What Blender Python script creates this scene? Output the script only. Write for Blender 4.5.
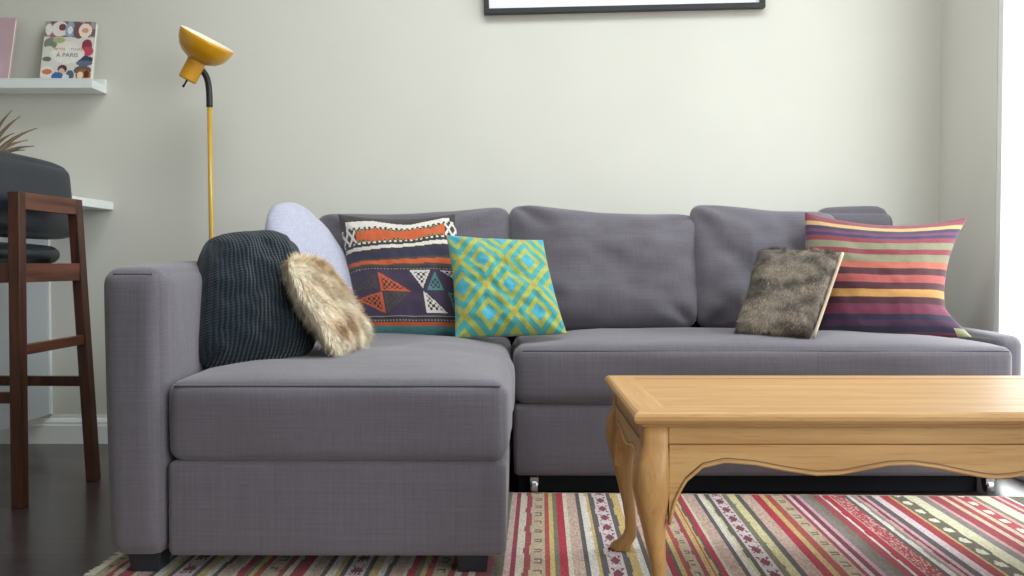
import bpy, bmesh, math, random
import numpy as np
from mathutils import Vector, Matrix, noise
for o in list(bpy.data.objects): bpy.data.objects.remove(o)
SC = bpy.context.scene; COL = SC.collection
PI = math.pi
# ------------------------------------------------------------------ camera
F = 920.0; H = 0.665
PITCH = math.atan(26.0/F); YAW = math.atan(3.0/F)
cd = bpy.data.cameras.new('camera'); cam = bpy.data.objects.new('camera', cd); COL.objects.link(cam)
cd.sensor_width = 36; cd.lens = 36*F/1024; cd.clip_start = 0.02
cam.location = (0, 0, H); cam.rotation_euler = (PI/2-PITCH, 0, YAW)
SC.camera = cam
ROT = cam.rotation_euler.to_matrix()
def P(px, py, Y):
    """world point on the plane y=Y that shows at pixel px,py (survey of the photograph)"""
    d = ROT @ Vector(((px-512)/F, (288-py)/F, -1)); return Vector((0, 0, H)) + d*(Y/d.y)
# ------------------------------------------------------------------ light and exposure
vs = SC.view_settings; vs.view_transform = 'Standard'; vs.look = 'None'; vs.gamma = 1; vs.use_curve_mapping = False
vs.exposure = 0.0
w = bpy.data.worlds.new('sky'); SC.world = w; w.use_nodes = True
wn = w.node_tree; bg = wn.nodes['Background']
bg.inputs[0].default_value = (0.95, 0.985, 1.0, 1); bg.inputs[1].default_value = 11.2
_n = wn.nodes; _tc = _n.new('ShaderNodeTexCoord'); _sx = _n.new('ShaderNodeSeparateXYZ'); _cr = _n.new('ShaderNodeValToRGB')   # overcast sky, brighter overhead, duller ground
_mr = _n.new('ShaderNodeMapRange'); _mr.inputs[1].default_value = -1; wn.links.new(_tc.outputs['Generated'], _sx.inputs[0]); wn.links.new(_sx.outputs[2], _mr.inputs[0]); wn.links.new(_mr.outputs[0], _cr.inputs[0])
_e = _cr.color_ramp.elements; _e[0].position = .44; _e[0].color = (.25, .25, .24, 1); _e[1].position = .95; _e[1].color = (.98, 1, 1, 1); _k = _e.new(.52); _k.color = (.50, .52, .53, 1)
wn.links.new(_cr.outputs[0], bg.inputs[0])
def portal(name, loc, rot, sx, sy):
    l = bpy.data.lights.new(name, 'AREA'); l.shape = 'RECTANGLE'; l.size = sx; l.size_y = sy
    l.cycles.is_portal = True
    o = bpy.data.objects.new(name, l); COL.objects.link(o); o.location = loc; o.rotation_euler = rot
XR, YB, XL, YF, ZC = 1.542, 3.358, -3.2, -2.4, 2.6
ADDED_SKYLIGHT = (-0.85, 1.1, 1.6, 2.5)                                       # unseen roof window added to light the seating from above: x0,x1,y0,y1
WIN = [(2.15, 2.965, 0.012, 2.45), (-1.5, 1.0, 0.10, 2.40)]       # right wall windows, the second unseen and added for its light: y0,y1,z0,z1
for i, (a, b, c, d) in enumerate(WIN):
    portal('daylight_portal', (XR+0.04, (a+b)/2, (c+d)/2), (0, PI/2, 0), d-c, b-a)
portal('daylight_portal', ((ADDED_SKYLIGHT[0]+ADDED_SKYLIGHT[1])/2, (ADDED_SKYLIGHT[2]+ADDED_SKYLIGHT[3])/2, ZC+.12), (0, 0, 0), ADDED_SKYLIGHT[1]-ADDED_SKYLIGHT[0], ADDED_SKYLIGHT[3]-ADDED_SKYLIGHT[2])
# ------------------------------------------------------------------ helpers
def lin(c):
    if isinstance(c, str): c = [int(c[i:i+2], 16)/255 for i in (0, 2, 4)]
    return tuple(v/12.92 if v <= .04045 else ((v+.055)/1.055)**2.4 for v in c)
def linarr(a): return np.where(a <= .04045, a/12.92, ((a+.055)/1.055)**2.4)
def mat(name, col, rough=.6, spec=.5, metal=0, var=.08, scale=20, bump=0, bscale=200, stretch=(1,1,1), coat=0, sheen=0, coord='Object'):
    m = bpy.data.materials.new(name); m.use_nodes = True; nt = m.node_tree; N = nt.nodes; L = nt.links
    b = N['Principled BSDF']; c = lin(col)
    tc = N.new('ShaderNodeTexCoord'); mp = N.new('ShaderNodeMapping'); mp.inputs['Scale'].default_value = stretch
    L.new(tc.outputs[coord], mp.inputs[0])
    n = N.new('ShaderNodeTexNoise'); n.inputs['Scale'].default_value = scale; n.inputs['Detail'].default_value = 4
    L.new(mp.outputs[0], n.inputs['Vector'])
    r = N.new('ShaderNodeValToRGB'); e = r.color_ramp.elements
    e[0].position = .3; e[1].position = .7
    e[0].color = tuple(v*(1-var) for v in c)+(1,); e[1].color = tuple(min(1, v*(1+var)) for v in c)+(1,)
    L.new(n.outputs[0], r.inputs[0]); L.new(r.outputs[0], b.inputs['Base Color'])
    b.inputs['Roughness'].default_value = rough; b.inputs['Metallic'].default_value = metal
    b.inputs['Specular IOR Level'].default_value = spec; b.inputs['Coat Weight'].default_value = coat
    b.inputs['Sheen Weight'].default_value = sheen
    if bump:
        n2 = N.new('ShaderNodeTexNoise'); n2.inputs['Scale'].default_value = bscale; L.new(mp.outputs[0], n2.inputs['Vector'])
        bp = N.new('ShaderNodeBump'); bp.inputs['Strength'].default_value = bump; bp.inputs['Distance'].default_value = .002
        L.new(n2.outputs[0], bp.inputs['Height']); L.new(bp.outputs[0], b.inputs['Normal'])
    m['mix'] = 1
    return m
def linen(name, col, var=.2):
    """slubbed two-direction weave"""
    m = bpy.data.materials.new(name); m.use_nodes = True; nt = m.node_tree; N = nt.nodes; L = nt.links
    b = N['Principled BSDF']; b.inputs['Roughness'].default_value = .9; b.inputs['Specular IOR Level'].default_value = .2
    b.inputs['Sheen Weight'].default_value = .25; b.inputs['Sheen Roughness'].default_value = .5
    tc = N.new('ShaderNodeTexCoord'); hs = []
    for st in ((6, 60, 330), (330, 60, 6), (60, 330, 20)):
        mp = N.new('ShaderNodeMapping'); mp.inputs['Scale'].default_value = st; L.new(tc.outputs['Object'], mp.inputs[0])
        n = N.new('ShaderNodeTexNoise'); n.inputs['Scale'].default_value = 1; n.inputs['Detail'].default_value = 3
        L.new(mp.outputs[0], n.inputs['Vector']); hs.append(n.outputs[0])
    a = N.new('ShaderNodeMath'); a.operation = 'ADD'; L.new(hs[0], a.inputs[0]); L.new(hs[1], a.inputs[1])
    a2 = N.new('ShaderNodeMath'); a2.operation = 'MULTIPLY_ADD'; L.new(hs[2], a2.inputs[0]); a2.inputs[1].default_value = .5; L.new(a.outputs[0], a2.inputs[2])
    mr = N.new('ShaderNodeMapRange'); mr.inputs[1].default_value = .95; mr.inputs[2].default_value = 1.55; L.new(a2.outputs[0], mr.inputs[0])
    c = lin(col); r = N.new('ShaderNodeValToRGB'); e = r.color_ramp.elements
    e[0].color = tuple(v*(1-var) for v in c)+(1,); e[1].color = tuple(min(1, v*(1+var)) for v in c)+(1,)
    L.new(mr.outputs[0], r.inputs[0]); L.new(r.outputs[0], b.inputs['Base Color'])
    bp = N.new('ShaderNodeBump'); bp.inputs['Strength'].default_value = .35; bp.inputs['Distance'].default_value = .001
    L.new(a2.outputs[0], bp.inputs['Height']); L.new(bp.outputs[0], b.inputs['Normal'])
    return m
def woodmat(name, c0, c1, rough=.35, axis='X', coat=.2, sc=1.0):
    m = bpy.data.materials.new(name); m.use_nodes = True; nt = m.node_tree; N = nt.nodes; L = nt.links
    b = N['Principled BSDF']; b.inputs['Roughness'].default_value = rough; b.inputs['Coat Weight'].default_value = coat; b.inputs['Specular IOR Level'].default_value = .22
    b.inputs['Coat Roughness'].default_value = .3
    tc = N.new('ShaderNodeTexCoord'); mp = N.new('ShaderNodeMapping')
    s = {'X': (1.3, 26, 26), 'Y': (26, 1.3, 26), 'Z': (26, 26, 1.6)}[axis]
    mp.inputs['Scale'].default_value = tuple(v*sc for v in s); L.new(tc.outputs['Object'], mp.inputs[0])
    n = N.new('ShaderNodeTexNoise'); n.inputs['Scale'].default_value = 1.6; n.inputs['Detail'].default_value = 8; n.inputs['Roughness'].default_value = .65
    n.inputs['Distortion'].default_value = .4
    L.new(mp.outputs[0], n.inputs['Vector'])
    r = N.new('ShaderNodeValToRGB'); e = r.color_ramp.elements; e[0].position = .33; e[1].position = .68
    e[0].color = lin(c0)+(1,); e[1].color = lin(c1)+(1,)
    L.new(n.outputs[0], r.inputs[0])
    # short dark pores
    mp2 = N.new('ShaderNodeMapping'); mp2.inputs['Scale'].default_value = tuple(v*sc*9 for v in s); L.new(tc.outputs['Object'], mp2.inputs[0])
    n2 = N.new('ShaderNodeTexNoise'); n2.inputs['Scale'].default_value = 1; L.new(mp2.outputs[0], n2.inputs['Vector'])
    r2 = N.new('ShaderNodeValToRGB'); e = r2.color_ramp.elements; e[0].position = .3; e[1].position = .42; e[0].color = (.85, .8, .75, 1); e[1].color = (1, 1, 1, 1)
    L.new(n2.outputs[0], r2.inputs[0])
    mx = N.new('ShaderNodeMix'); mx.data_type = 'RGBA'; mx.blend_type = 'MULTIPLY'; mx.inputs[0].default_value = 1
    L.new(r.outputs[0], mx.inputs[6]); L.new(r2.outputs[0], mx.inputs[7]); L.new(mx.outputs[2], b.inputs['Base Color'])
    bp = N.new('ShaderNodeBump'); bp.inputs['Strength'].default_value = .12; bp.inputs['Distance'].default_value = .001
    L.new(n2.outputs[0], bp.inputs['Height']); L.new(bp.outputs[0], b.inputs['Normal'])
    return m
def colmat(name, rough=.85, bump=.4, bscale=350, sheen=.2, var=.15, spec=.2, stretch=(1,1,1)):
    """woven pattern held in the mesh's own colours, broken up with noise"""
    m = bpy.data.materials.new(name); m.use_nodes = True; nt = m.node_tree; N = nt.nodes; L = nt.links
    b = N['Principled BSDF']; b.inputs['Roughness'].default_value = rough; b.inputs['Sheen Weight'].default_value = sheen
    b.inputs['Specular IOR Level'].default_value = spec
    at = N.new('ShaderNodeVertexColor'); at.layer_name = 'Col'
    tc = N.new('ShaderNodeTexCoord'); mp = N.new('ShaderNodeMapping'); mp.inputs['Scale'].default_value = stretch; L.new(tc.outputs['Object'], mp.inputs[0])
    n = N.new('ShaderNodeTexNoise'); n.inputs['Scale'].default_value = bscale; n.inputs['Detail'].default_value = 2; L.new(mp.outputs[0], n.inputs['Vector'])
    r = N.new('ShaderNodeValToRGB'); e = r.color_ramp.elements; e[0].position = .3; e[1].position = .7
    e[0].color = (1-var,)*3+(1,); e[1].color = (1+var,)*3+(1,)
    L.new(n.outputs[0], r.inputs[0])
    mx = N.new('ShaderNodeMix'); mx.data_type = 'RGBA'; mx.blend_type = 'MULTIPLY'; mx.inputs[0].default_value = 1
    L.new(at.outputs[0], mx.inputs[6]); L.new(r.outputs[0], mx.inputs[7]); L.new(mx.outputs[2], b.inputs['Base Color'])
    bp = N.new('ShaderNodeBump'); bp.inputs['Strength'].default_value = bump; bp.inputs['Distance'].default_value = .0015
    L.new(n.outputs[0], bp.inputs['Height']); L.new(bp.outputs[0], b.inputs['Normal'])
    return m
def link(name, me, m=None, parent=None, smooth=False):
    o = bpy.data.objects.new(name, me); COL.objects.link(o)
    if m is not None:
        for x in (m if isinstance(m, (list, tuple)) else [m]): me.materials.append(x)
    if parent is not None: o.parent = parent; o.matrix_parent_inverse = Matrix.Translation(-parent_origin(parent)) @ Matrix.Identity(4) if False else parent_inv(parent)
    if smooth: me.polygons.foreach_set('use_smooth', [True]*len(me.polygons))
    return o
def parent_inv(p):
    M = Matrix.LocRotScale(p.location, p.rotation_euler, None); q = p
    if p.parent is not None: M = world_of(p)
    return M.inverted()
def world_of(p):
    M = Matrix.LocRotScale(p.location, p.rotation_euler, None)
    return M if p.parent is None else world_of(p.parent) @ p.matrix_parent_inverse @ M
def obj(name, bm, m=None, parent=None, smooth=False, bev=0, seg=2, sub=0, ang=35):
    me = bpy.data.meshes.new(name); bmesh.ops.recalc_face_normals(bm, faces=bm.faces); bm.to_mesh(me); bm.free()
    o = link(name, me, m, parent, smooth or bev > 0)
    if bev:
        md = o.modifiers.new('bevel', 'BEVEL'); md.width = bev; md.segments = seg; md.limit_method = 'ANGLE'; md.angle_limit = math.radians(ang)
        md.harden_normals = True
    if sub:
        md = o.modifiers.new('sub', 'SUBSURF'); md.levels = sub; md.render_levels = sub
    return o
def thing(name, loc, label, cat, group=None, rz=0):
    o = bpy.data.objects.new(name, None); COL.objects.link(o); o.location = loc; o.rotation_euler = (0, 0, rz)
    o.empty_display_size = .05
    return tag(o, label, cat, group)
def tag(o, label, cat, group=None, kind=None):
    o['label'] = label; o['category'] = cat
    if group: o['group'] = group
    if kind: o['kind'] = kind
    return o
def struct(o): o['kind'] = 'structure'; return o
def B(): return bmesh.new()
def box(bm, a, b, mi=0):
    a = Vector(a); b = Vector(b)
    vs_ = [bm.verts.new((x, y, z)) for x in (a.x, b.x) for y in (a.y, b.y) for z in (a.z, b.z)]
    for q in ((0,1,3,2), (4,6,7,5), (0,4,5,1), (2,3,7,6), (0,2,6,4), (1,5,7,3)):
        f = bm.faces.new([vs_[i] for i in q]); f.material_index = mi
    return bm
def prism(bm, lo, hi, mi=0):
    """hexahedron from two quads"""
    v = [bm.verts.new(p) for p in list(lo)+list(hi)]; n = len(lo)
    bm.faces.new(v[:n][::-1]); bm.faces.new(v[n:])
    for i in range(n):
        j = (i+1) % n; bm.faces.new((v[i], v[j], v[n+j], v[n+i]))
    return bm
def tube(bm, pts, r, n=10, cap=True):
    pts = [Vector(p) for p in pts]; rs = r if isinstance(r, (list, tuple)) else [r]*len(pts)
    rings = []; up = None
    for i, p in enumerate(pts):
        t = (pts[min(i+1, len(pts)-1)]-pts[max(i-1, 0)]).normalized()
        if up is None:
            up = t.orthogonal().normalized()
        up = (up-t*up.dot(t)).normalized(); s = t.cross(up)
        rings.append([bm.verts.new(p+(up*math.cos(2*PI*k/n)+s*math.sin(2*PI*k/n))*rs[i]) for k in range(n)])
    for a, b in zip(rings, rings[1:]):
        for k in range(n): bm.faces.new((a[k], a[(k+1) % n], b[(k+1) % n], b[k]))
    if cap: bm.faces.new(rings[0][::-1]); bm.faces.new(rings[-1])
    return bm
def lathe(bm, prof, M, n=40):
    """prof: (r, z) along local z; closed at r=0 ends"""
    rings = []
    for r, z in prof:
        if r < 1e-6: rings.append([bm.verts.new(M @ Vector((0, 0, z)))])
        else: rings.append([bm.verts.new(M @ Vector((r*math.cos(2*PI*k/n), r*math.sin(2*PI*k/n), z))) for k in range(n)])
    for a, b in zip(rings, rings[1:]):
        for k in range(n):
            l = (k+1) % n
            q = ([a[0]] if len(a) == 1 else [a[k], a[l]]) + ([b[0]] if len(b) == 1 else [b[l], b[k]])
            bm.faces.new(q)
    return bm
def meshfrom(name, V, Fc):
    me = bpy.data.meshes.new(name); me.from_pydata([tuple(v) for v in V], [], Fc); me.update(); return me
def setcol(me, cols, loops_per=4):
    ca = me.color_attributes.new('Col', 'FLOAT_COLOR', 'CORNER')
    c = np.ones((len(cols), 4)); c[:, :3] = linarr(np.asarray(cols))
    ca.data.foreach_set('color', np.repeat(c, loops_per, axis=0).ravel().astype(np.float32))
DIM = lambda c, k, ds=0.: np.where(True, ((np.clip(linarr(np.asarray(c)), 0, 1)*(1-ds)+np.mean(linarr(np.asarray(c)))*ds)*k)**(1/2.2), 0)
HEX = lambda h: np.array([int(h[i:i+2], 16)/255 for i in (0, 2, 4)])

def axis_pts(h, r, n):
    e = [-h, -h+.12*r, -h+.3*r, -h+.6*r, -h+r]
    m = list(np.linspace(-h+r, h-r, n+1))[1:-1]
    return e+m+[-v for v in e[::-1]]
def soft_box(name, lo, hi, r, m, parent, crown=(0, 0, 0), nz=0, seed=0, n=22, nscale=4.0, shape=None):
    """upholstered block: rounded box whose faces belly out (crown x,y,z) with gentle wrinkles"""
    lo = Vector(lo); hi = Vector(hi); c = (lo+hi)/2; h = (hi-lo)/2
    V = {}; verts = []; faces = []
    ax = [axis_pts(h[i], min(r, h[i]*.98), max(3, min(n, int(h[i]*2/.03)))) for i in range(3)]
    def idx(p):
        k = tuple(round(x, 6) for x in p)
        if k not in V: V[k] = len(verts); verts.append(k)
        return V[k]
    for a in range(3):
        b, d = (a+1) % 3, (a+2) % 3
        for s in (-1, 1):
            for i in range(len(ax[b])-1):
                for j in range(len(ax[d])-1):
                    q = []
                    for (ii, jj) in ((i, j), (i+1, j), (i+1, j+1), (i, j+1)):
                        p = [0, 0, 0]; p[a] = s*h[a]; p[b] = ax[b][ii]; p[d] = ax[d][jj]; q.append(idx(p))
                    faces.append(q if s > 0 else q[::-1])
    out = []
    for p in verts:
        p = Vector(p); q = Vector([max(-(h[i]-min(r, h[i]*.98)), min(h[i]-min(r, h[i]*.98), p[i])) for i in range(3)])
        d = p-q; g = q+d.normalized()*r if d.length > 1e-9 else p.copy()
        u = Vector([p[i]/h[i] for i in range(3)])
        for i in range(3):
            j, k = (i+1) % 3, (i+2) % 3
            wgt = (1-u[j]**4)*(1-u[k]**4)
            g[i] += u[i]*crown[i]*wgt
            if nz and abs(u[i]) > .6:
                g[i] += wgt*nz*noise.noise(Vector((p.x*nscale+seed, p.y*nscale*1.3, p.z*nscale)))*(1 if u[i] > 0 else -1)
        g += c
        if shape: g = shape(g)
        out.append(g)
    return link(name, meshfrom(name, out, faces), m, parent, smooth=True)

def pillow(name, cor, T, m, bow=(0, 0, 0, 0), nu=40, nv=40, colf=None, colback=None, p=2.2, q=.55, wr=.10, seed=0, wsc=3.0, parent=None, backT=None, mod=None, rnd=0, sq=0):
    """cor: BL,BR,TR,TL seen from the front; bow: inward sag of bottom,right,top,left as a share of the size"""
    BL, BR, TR, TL = [Vector(x) for x in cor]
    nrm = (BR-BL+TR-TL).cross(TL-BL+TR-BR).normalized()
    if nrm.y > 0: nrm = -nrm
    us = np.linspace(-1, 1, nu+1); us = us*.75+.25*np.sin(us*PI/2); vs_ = np.linspace(-1, 1, nv+1); vs_ = vs_*.75+.25*np.sin(vs_*PI/2)
    Wd = ((BR-BL).length+(TR-TL).length)/2; Hd = ((TL-BL).length+(TR-BR).length)/2
    ud = ((BR-BL)+(TR-TL)).normalized(); vd = ((TL-BL)+(TR-BR)).normalized()
    def base(u, v):
        if sq and (u or v):
            m_ = max(abs(u), abs(v)); k_ = m_/((abs(u)**sq+abs(v)**sq)**(1/sq)); k_ = 1+(k_-1)*m_**3; u, v = u*k_, v*k_
        u, v = u*math.sqrt(1-rnd*v*v/2), v*math.sqrt(1-rnd*u*u/2)
        a, b = (u+1)/2, (v+1)/2
        pt = BL*(1-a)*(1-b)+BR*a*(1-b)+TR*a*b+TL*(1-a)*b
        su, sv = (1-u*u), (1-v*v)
        pt = pt+vd*Hd*(bow[0]*su*(1-b)-bow[2]*su*b)+ud*Wd*(bow[3]*sv*(1-a)-bow[1]*sv*a)
        return pt
    def prof(u, v): return (max(0, (1-abs(u)**p))*max(0, (1-abs(v)**p)))**q
    V = []; fi = {}; bi = {}
    for j in range(nv+1):
        for i in range(nu+1):
            u, v = us[i], vs_[j]; b = base(u, v); t = prof(u, v)
            nz = noise.noise(Vector((u*wsc+seed*7.3, v*wsc, seed)))+.5*noise.noise(Vector((u*wsc*2.3, v*wsc*2.3+seed*3, seed+5)))
            # pinched folds running in from the corners
            cr = sum(math.exp(-((abs(u)-1)**2+(abs(v)-1)**2)*3)*math.sin(math.atan2(1.08-abs(v), 1.08-abs(u))*9+seed) for _ in (0,))
            off = T*t*(1+wr*nz+wr*.8*cr)
            pt = b+nrm*off
            if mod: pt = mod(u, v, pt)
            fi[i, j] = len(V); V.append(pt)
    Tb = backT if backT is not None else T
    for j in range(nv+1):
        for i in range(nu+1):
            if i in (0, nu) or j in (0, nv): bi[i, j] = fi[i, j]; continue
            u, v = us[i], vs_[j]; bi[i, j] = len(V)
            pt = base(u, v)-nrm*Tb*prof(u, v)
            if mod: pt = mod(u, v, pt)
            V.append(pt)
    Fc = []; C = []
    for j in range(nv):
        for i in range(nu):
            Fc.append((fi[i, j], fi[i+1, j], fi[i+1, j+1], fi[i, j+1]))
            if colf is not None: C.append(colf((us[i]+us[i+1])/4+.5, .5-(vs_[j]+vs_[j+1])/4))
    for j in range(nv):
        for i in range(nu):
            Fc.append((bi[i, j], bi[i, j+1], bi[i+1, j+1], bi[i+1, j]))
            if colf is not None: C.append(colback if colback is not None else colf((us[i]+us[i+1])/4+.5, .5-(vs_[j]+vs_[j+1])/4))
    me = meshfrom(name, V, Fc)
    if colf is not None: setcol(me, C)
    uv = me.uv_layers.new(name='UVMap'); inv = {}
    UVs = np.zeros((len(V), 2))
    for (i, j), k in fi.items(): UVs[k] = (us[i]/2+.5, vs_[j]/2+.5)
    for (i, j), k in bi.items(): UVs[k] = (us[i]/2+.5, vs_[j]/2+.5)
    li = np.zeros(len(me.loops), dtype=np.int32); me.loops.foreach_get('vertex_index', li)
    uv.data.foreach_set('uv', UVs[li].ravel())
    o = link(name, me, m, parent, smooth=True)
    o['_'] = 0; del o['_']
    return o
def set_origin(o, p):
    """give a one-mesh thing its origin at its base"""
    p = Vector(p); o.data.transform(Matrix.Translation(-p)); o.location = p
    return o
# ------------------------------------------------------------------ materials
M = {}
M['wall'] = mat('wall_paint', 'd5d3cb', .75, .25, var=.02, scale=3, bump=.12, bscale=140)
M['ceil'] = mat('ceiling_paint', 'e8e8e4', .85, .2, var=.01)
M['trim'] = mat('white_trim', 'e6e8e6', .4, .5, var=.015)
M['white'] = mat('white_lacquer', 'e9eceb', .35, .5, var=.015)
M['sofa'] = linen('grey_linen', '5e5961', .115)
M['sofaseam'] = linen('grey_seam', '3c3b44', .1)
M['lav'] = linen('lavender_linen', 'a6a6b8', .10)
M['black'] = mat('black_fabric', '15171b', .8, .2)
M['leg'] = mat('dark_stained_leg', '22252b', .45)
M['steel'] = mat('steel', 'a8abb0', .3, metal=1)
M['oakX'] = woodmat('honey_oak_long', 'a47a4c', 'bb9564', .5, 'X', .06)
M['oakY'] = woodmat('honey_oak_cross', 'a47a4c', 'bb9564', .5, 'Y', .06)
M['oakZ'] = woodmat('honey_oak_upright', '9a7245', 'b48a59', .36, 'Z', .1)
M['groove'] = mat('dark_oak_line', '6b4523', .5)
M['walnut'] = woodmat('red_walnut', '321d17', '583426', .4, 'Z', .15)
M['walnutY'] = woodmat('red_walnut_cross', '42271e', '704534', .4, 'Y', .15)
M['leather'] = mat('blue_black_leather', '20262f', .42, .5, var=.12, scale=30, bump=.3, bscale=260)
M['yellow'] = mat('mustard_enamel', 'd89a12', .32, .5, var=.03, coat=.3)
M['cream'] = mat('cream_enamel', 'f2e8cc', .4, .5, var=.02)
M['brass'] = mat('pale_yellow_tube', 'bf9a3e', .32, .5, var=.03, coat=.3)
M['rubber'] = mat('black_gooseneck', '1c1d1e', .45)
M['frame'] = mat('black_frame', '26282a', .4)
M['mat'] = mat('white_mount', 'f0f2f2', .6, var=.01)
M['leaf'] = mat('brown_leaf', '86705a', .6, var=.4, scale=14)
M['terra'] = mat('clay_pot', '9b8f82', .7)
M['soil'] = mat('soil', '2c2118', .95, var=.4, scale=60, bump=1)
M['col'] = colmat('woven_colour')
M['rug'] = colmat('kilim_wool', .95, .8, 260, .1, .22, .1)
M['print'] = colmat('printed_paper', .35, 0.0, 100, 0, .03, .5)
M['knit'] = None
def glassmat():
    m = bpy.data.materials.new('window_glass'); m.use_nodes = True; N = m.node_tree.nodes; L = m.node_tree.links
    N.remove(N['Principled BSDF']); o = N['Material Output']
    t = N.new('ShaderNodeBsdfTransparent'); g = N.new('ShaderNodeBsdfGlossy'); g.inputs['Roughness'].default_value = .02
    f = N.new('ShaderNodeFresnel'); f.inputs[0].default_value = 1.45; t.inputs[0].default_value = (.96, .98, .98, 1)
    x = N.new('ShaderNodeMixShader'); ge = N.new('ShaderNodeNewGeometry'); iv = N.new('ShaderNodeMath'); iv.operation = 'MULTIPLY_ADD'; iv.inputs[1].default_value = -1; iv.inputs[2].default_value = 1
    L.new(ge.outputs['Backfacing'], iv.inputs[0]); ml = N.new('ShaderNodeMath'); ml.operation = 'MULTIPLY'; L.new(f.outputs[0], ml.inputs[0]); L.new(iv.outputs[0], ml.inputs[1])
    L.new(ml.outputs[0], x.inputs[0]); L.new(t.outputs[0], x.inputs[1]); L.new(g.outputs[0], x.inputs[2]); L.new(x.outputs[0], o.inputs[0])
    return m
M['glass'] = glassmat()
def floormat():
    m = bpy.data.materials.new('dark_plank_floor'); m.use_nodes = True; N = m.node_tree.nodes; L = m.node_tree.links
    b = N['Principled BSDF']; b.inputs['Roughness'].default_value = .3; b.inputs['Coat Weight'].default_value = .2; b.inputs['Coat Roughness'].default_value = .12
    tc = N.new('ShaderNodeTexCoord'); br = N.new('ShaderNodeTexBrick'); L.new(tc.outputs['Object'], br.inputs['Vector'])
    br.inputs['Color1'].default_value = lin('382c2e')+(1,); br.inputs['Color2'].default_value = lin('463a3b')+(1,)
    br.inputs['Mortar'].default_value = lin('1a1413')+(1,); br.inputs['Scale'].default_value = 1; br.inputs['Mortar Size'].default_value = .0015
    br.inputs['Brick Width'].default_value = 1.3; br.inputs['Row Height'].default_value = .115; br.offset = .37
    mp = N.new('ShaderNodeMapping'); mp.inputs['Scale'].default_value = (2, 40, 1); L.new(tc.outputs['Object'], mp.inputs[0])
    n = N.new('ShaderNodeTexNoise'); n.inputs['Scale'].default_value = 1.5; n.inputs['Detail'].default_value = 6; L.new(mp.outputs[0], n.inputs['Vector'])
    r = N.new('ShaderNodeValToRGB'); e = r.color_ramp.elements; e[0].position = .3; e[1].position = .7; e[0].color = (.7,)*3+(1,); e[1].color = (1.15,)*3+(1,)
    L.new(n.outputs[0], r.inputs[0]); mx = N.new('ShaderNodeMix'); mx.data_type = 'RGBA'; mx.blend_type = 'MULTIPLY'; mx.inputs[0].default_value = 1
    L.new(br.outputs[0], mx.inputs[6]); L.new(r.outputs[0], mx.inputs[7]); L.new(mx.outputs[2], b.inputs['Base Color'])
    bp = N.new('ShaderNodeBump'); bp.inputs['Strength'].default_value = .15; bp.inputs['Distance'].default_value = .001
    L.new(br.outputs[1], bp.inputs['Height']); bp.invert = True; L.new(bp.outputs[0], b.inputs['Normal'])
    return m
M['floor'] = floormat()
def knitmat():
    m = bpy.data.materials.new('navy_knit'); m.use_nodes = True; N = m.node_tree.nodes; L = m.node_tree.links
    b = N['Principled BSDF']; b.inputs['Roughness'].default_value = .95; b.inputs['Specular IOR Level'].default_value = .15; b.inputs['Sheen Weight'].default_value = .15
    uv = N.new('ShaderNodeUVMap'); 
    w1 = N.new('ShaderNodeTexWave'); w1.inputs['Scale'].default_value = 9; w1.inputs['Distortion'].default_value = 1.2; w1.inputs['Detail'].default_value = 1
    w2 = N.new('ShaderNodeTexWave'); w2.bands_direction = 'Y'; w2.inputs['Scale'].default_value = 15; w2.inputs['Distortion'].default_value = 2.5; w2.inputs['Detail'].default_value = 1
    L.new(uv.outputs[0], w1.inputs[0]); L.new(uv.outputs[0], w2.inputs[0])
    mu = N.new('ShaderNodeMath'); mu.operation = 'MULTIPLY_ADD'; L.new(w2.outputs[1], mu.inputs[0]); mu.inputs[1].default_value = .28; L.new(w1.outputs[1], mu.inputs[2])
    r = N.new('ShaderNodeValToRGB'); e = r.color_ramp.elements; e[1].position = 1; e[0].color = lin('141a20')+(1,); e[1].color = lin('212a33')+(1,)
    L.new(mu.outputs[0], r.inputs[0]); L.new(r.outputs[0], b.inputs['Base Color'])
    bp = N.new('ShaderNodeBump'); bp.inputs['Strength'].default_value = .8; bp.inputs['Distance'].default_value = .004
    L.new(mu.outputs[0], bp.inputs['Height']); L.new(bp.outputs[0], b.inputs['Normal'])
    return m
M['knit'] = knitmat()
# ------------------------------------------------------------------ room shell
T_ = .15
struct(obj('floor', box(B(), (XL-T_, YF-T_, -.1), (XR+T_, YB+T_, 0)), M['floor']))
bm = B(); a, b, c, d = ADDED_SKYLIGHT
box(bm, (XL-T_, YF-T_, ZC), (a, YB+T_, ZC+.1)); box(bm, (b, YF-T_, ZC), (XR+T_, YB+T_, ZC+.1)); box(bm, (a, YF-T_, ZC), (b, c, ZC+.1)); box(bm, (a, d, ZC), (b, YB+T_, ZC+.1))
struct(obj('ceiling', bm, M['ceil']))
struct(obj('wall_back', box(B(), (XL-T_, YB, 0), (XR+T_, YB+T_, ZC)), M['wall']))
struct(obj('wall_left', box(B(), (XL-T_, YF, 0), (XL, YB, ZC)), M['wall']))
bm = B(); ys = [YF-T_, WIN[1][0], WIN[1][1], WIN[0][0], WIN[0][1], YB]
for a, b in ((0, 1), (2, 3), (4, 5)): box(bm, (XR, ys[a], 0), (XR+.03, ys[b], ZC))
for (a, b, c, d) in WIN:
    box(bm, (XR, a, 0), (XR+.03, b, c)); box(bm, (XR, a, d), (XR+.03, b, ZC))
struct(obj('wall_right', bm, M['wall']))
bm = box(B(), (XL, YF-T_, 0), (XR, YF, ZC))
struct(obj('wall_front', bm, M['wall']))
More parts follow.
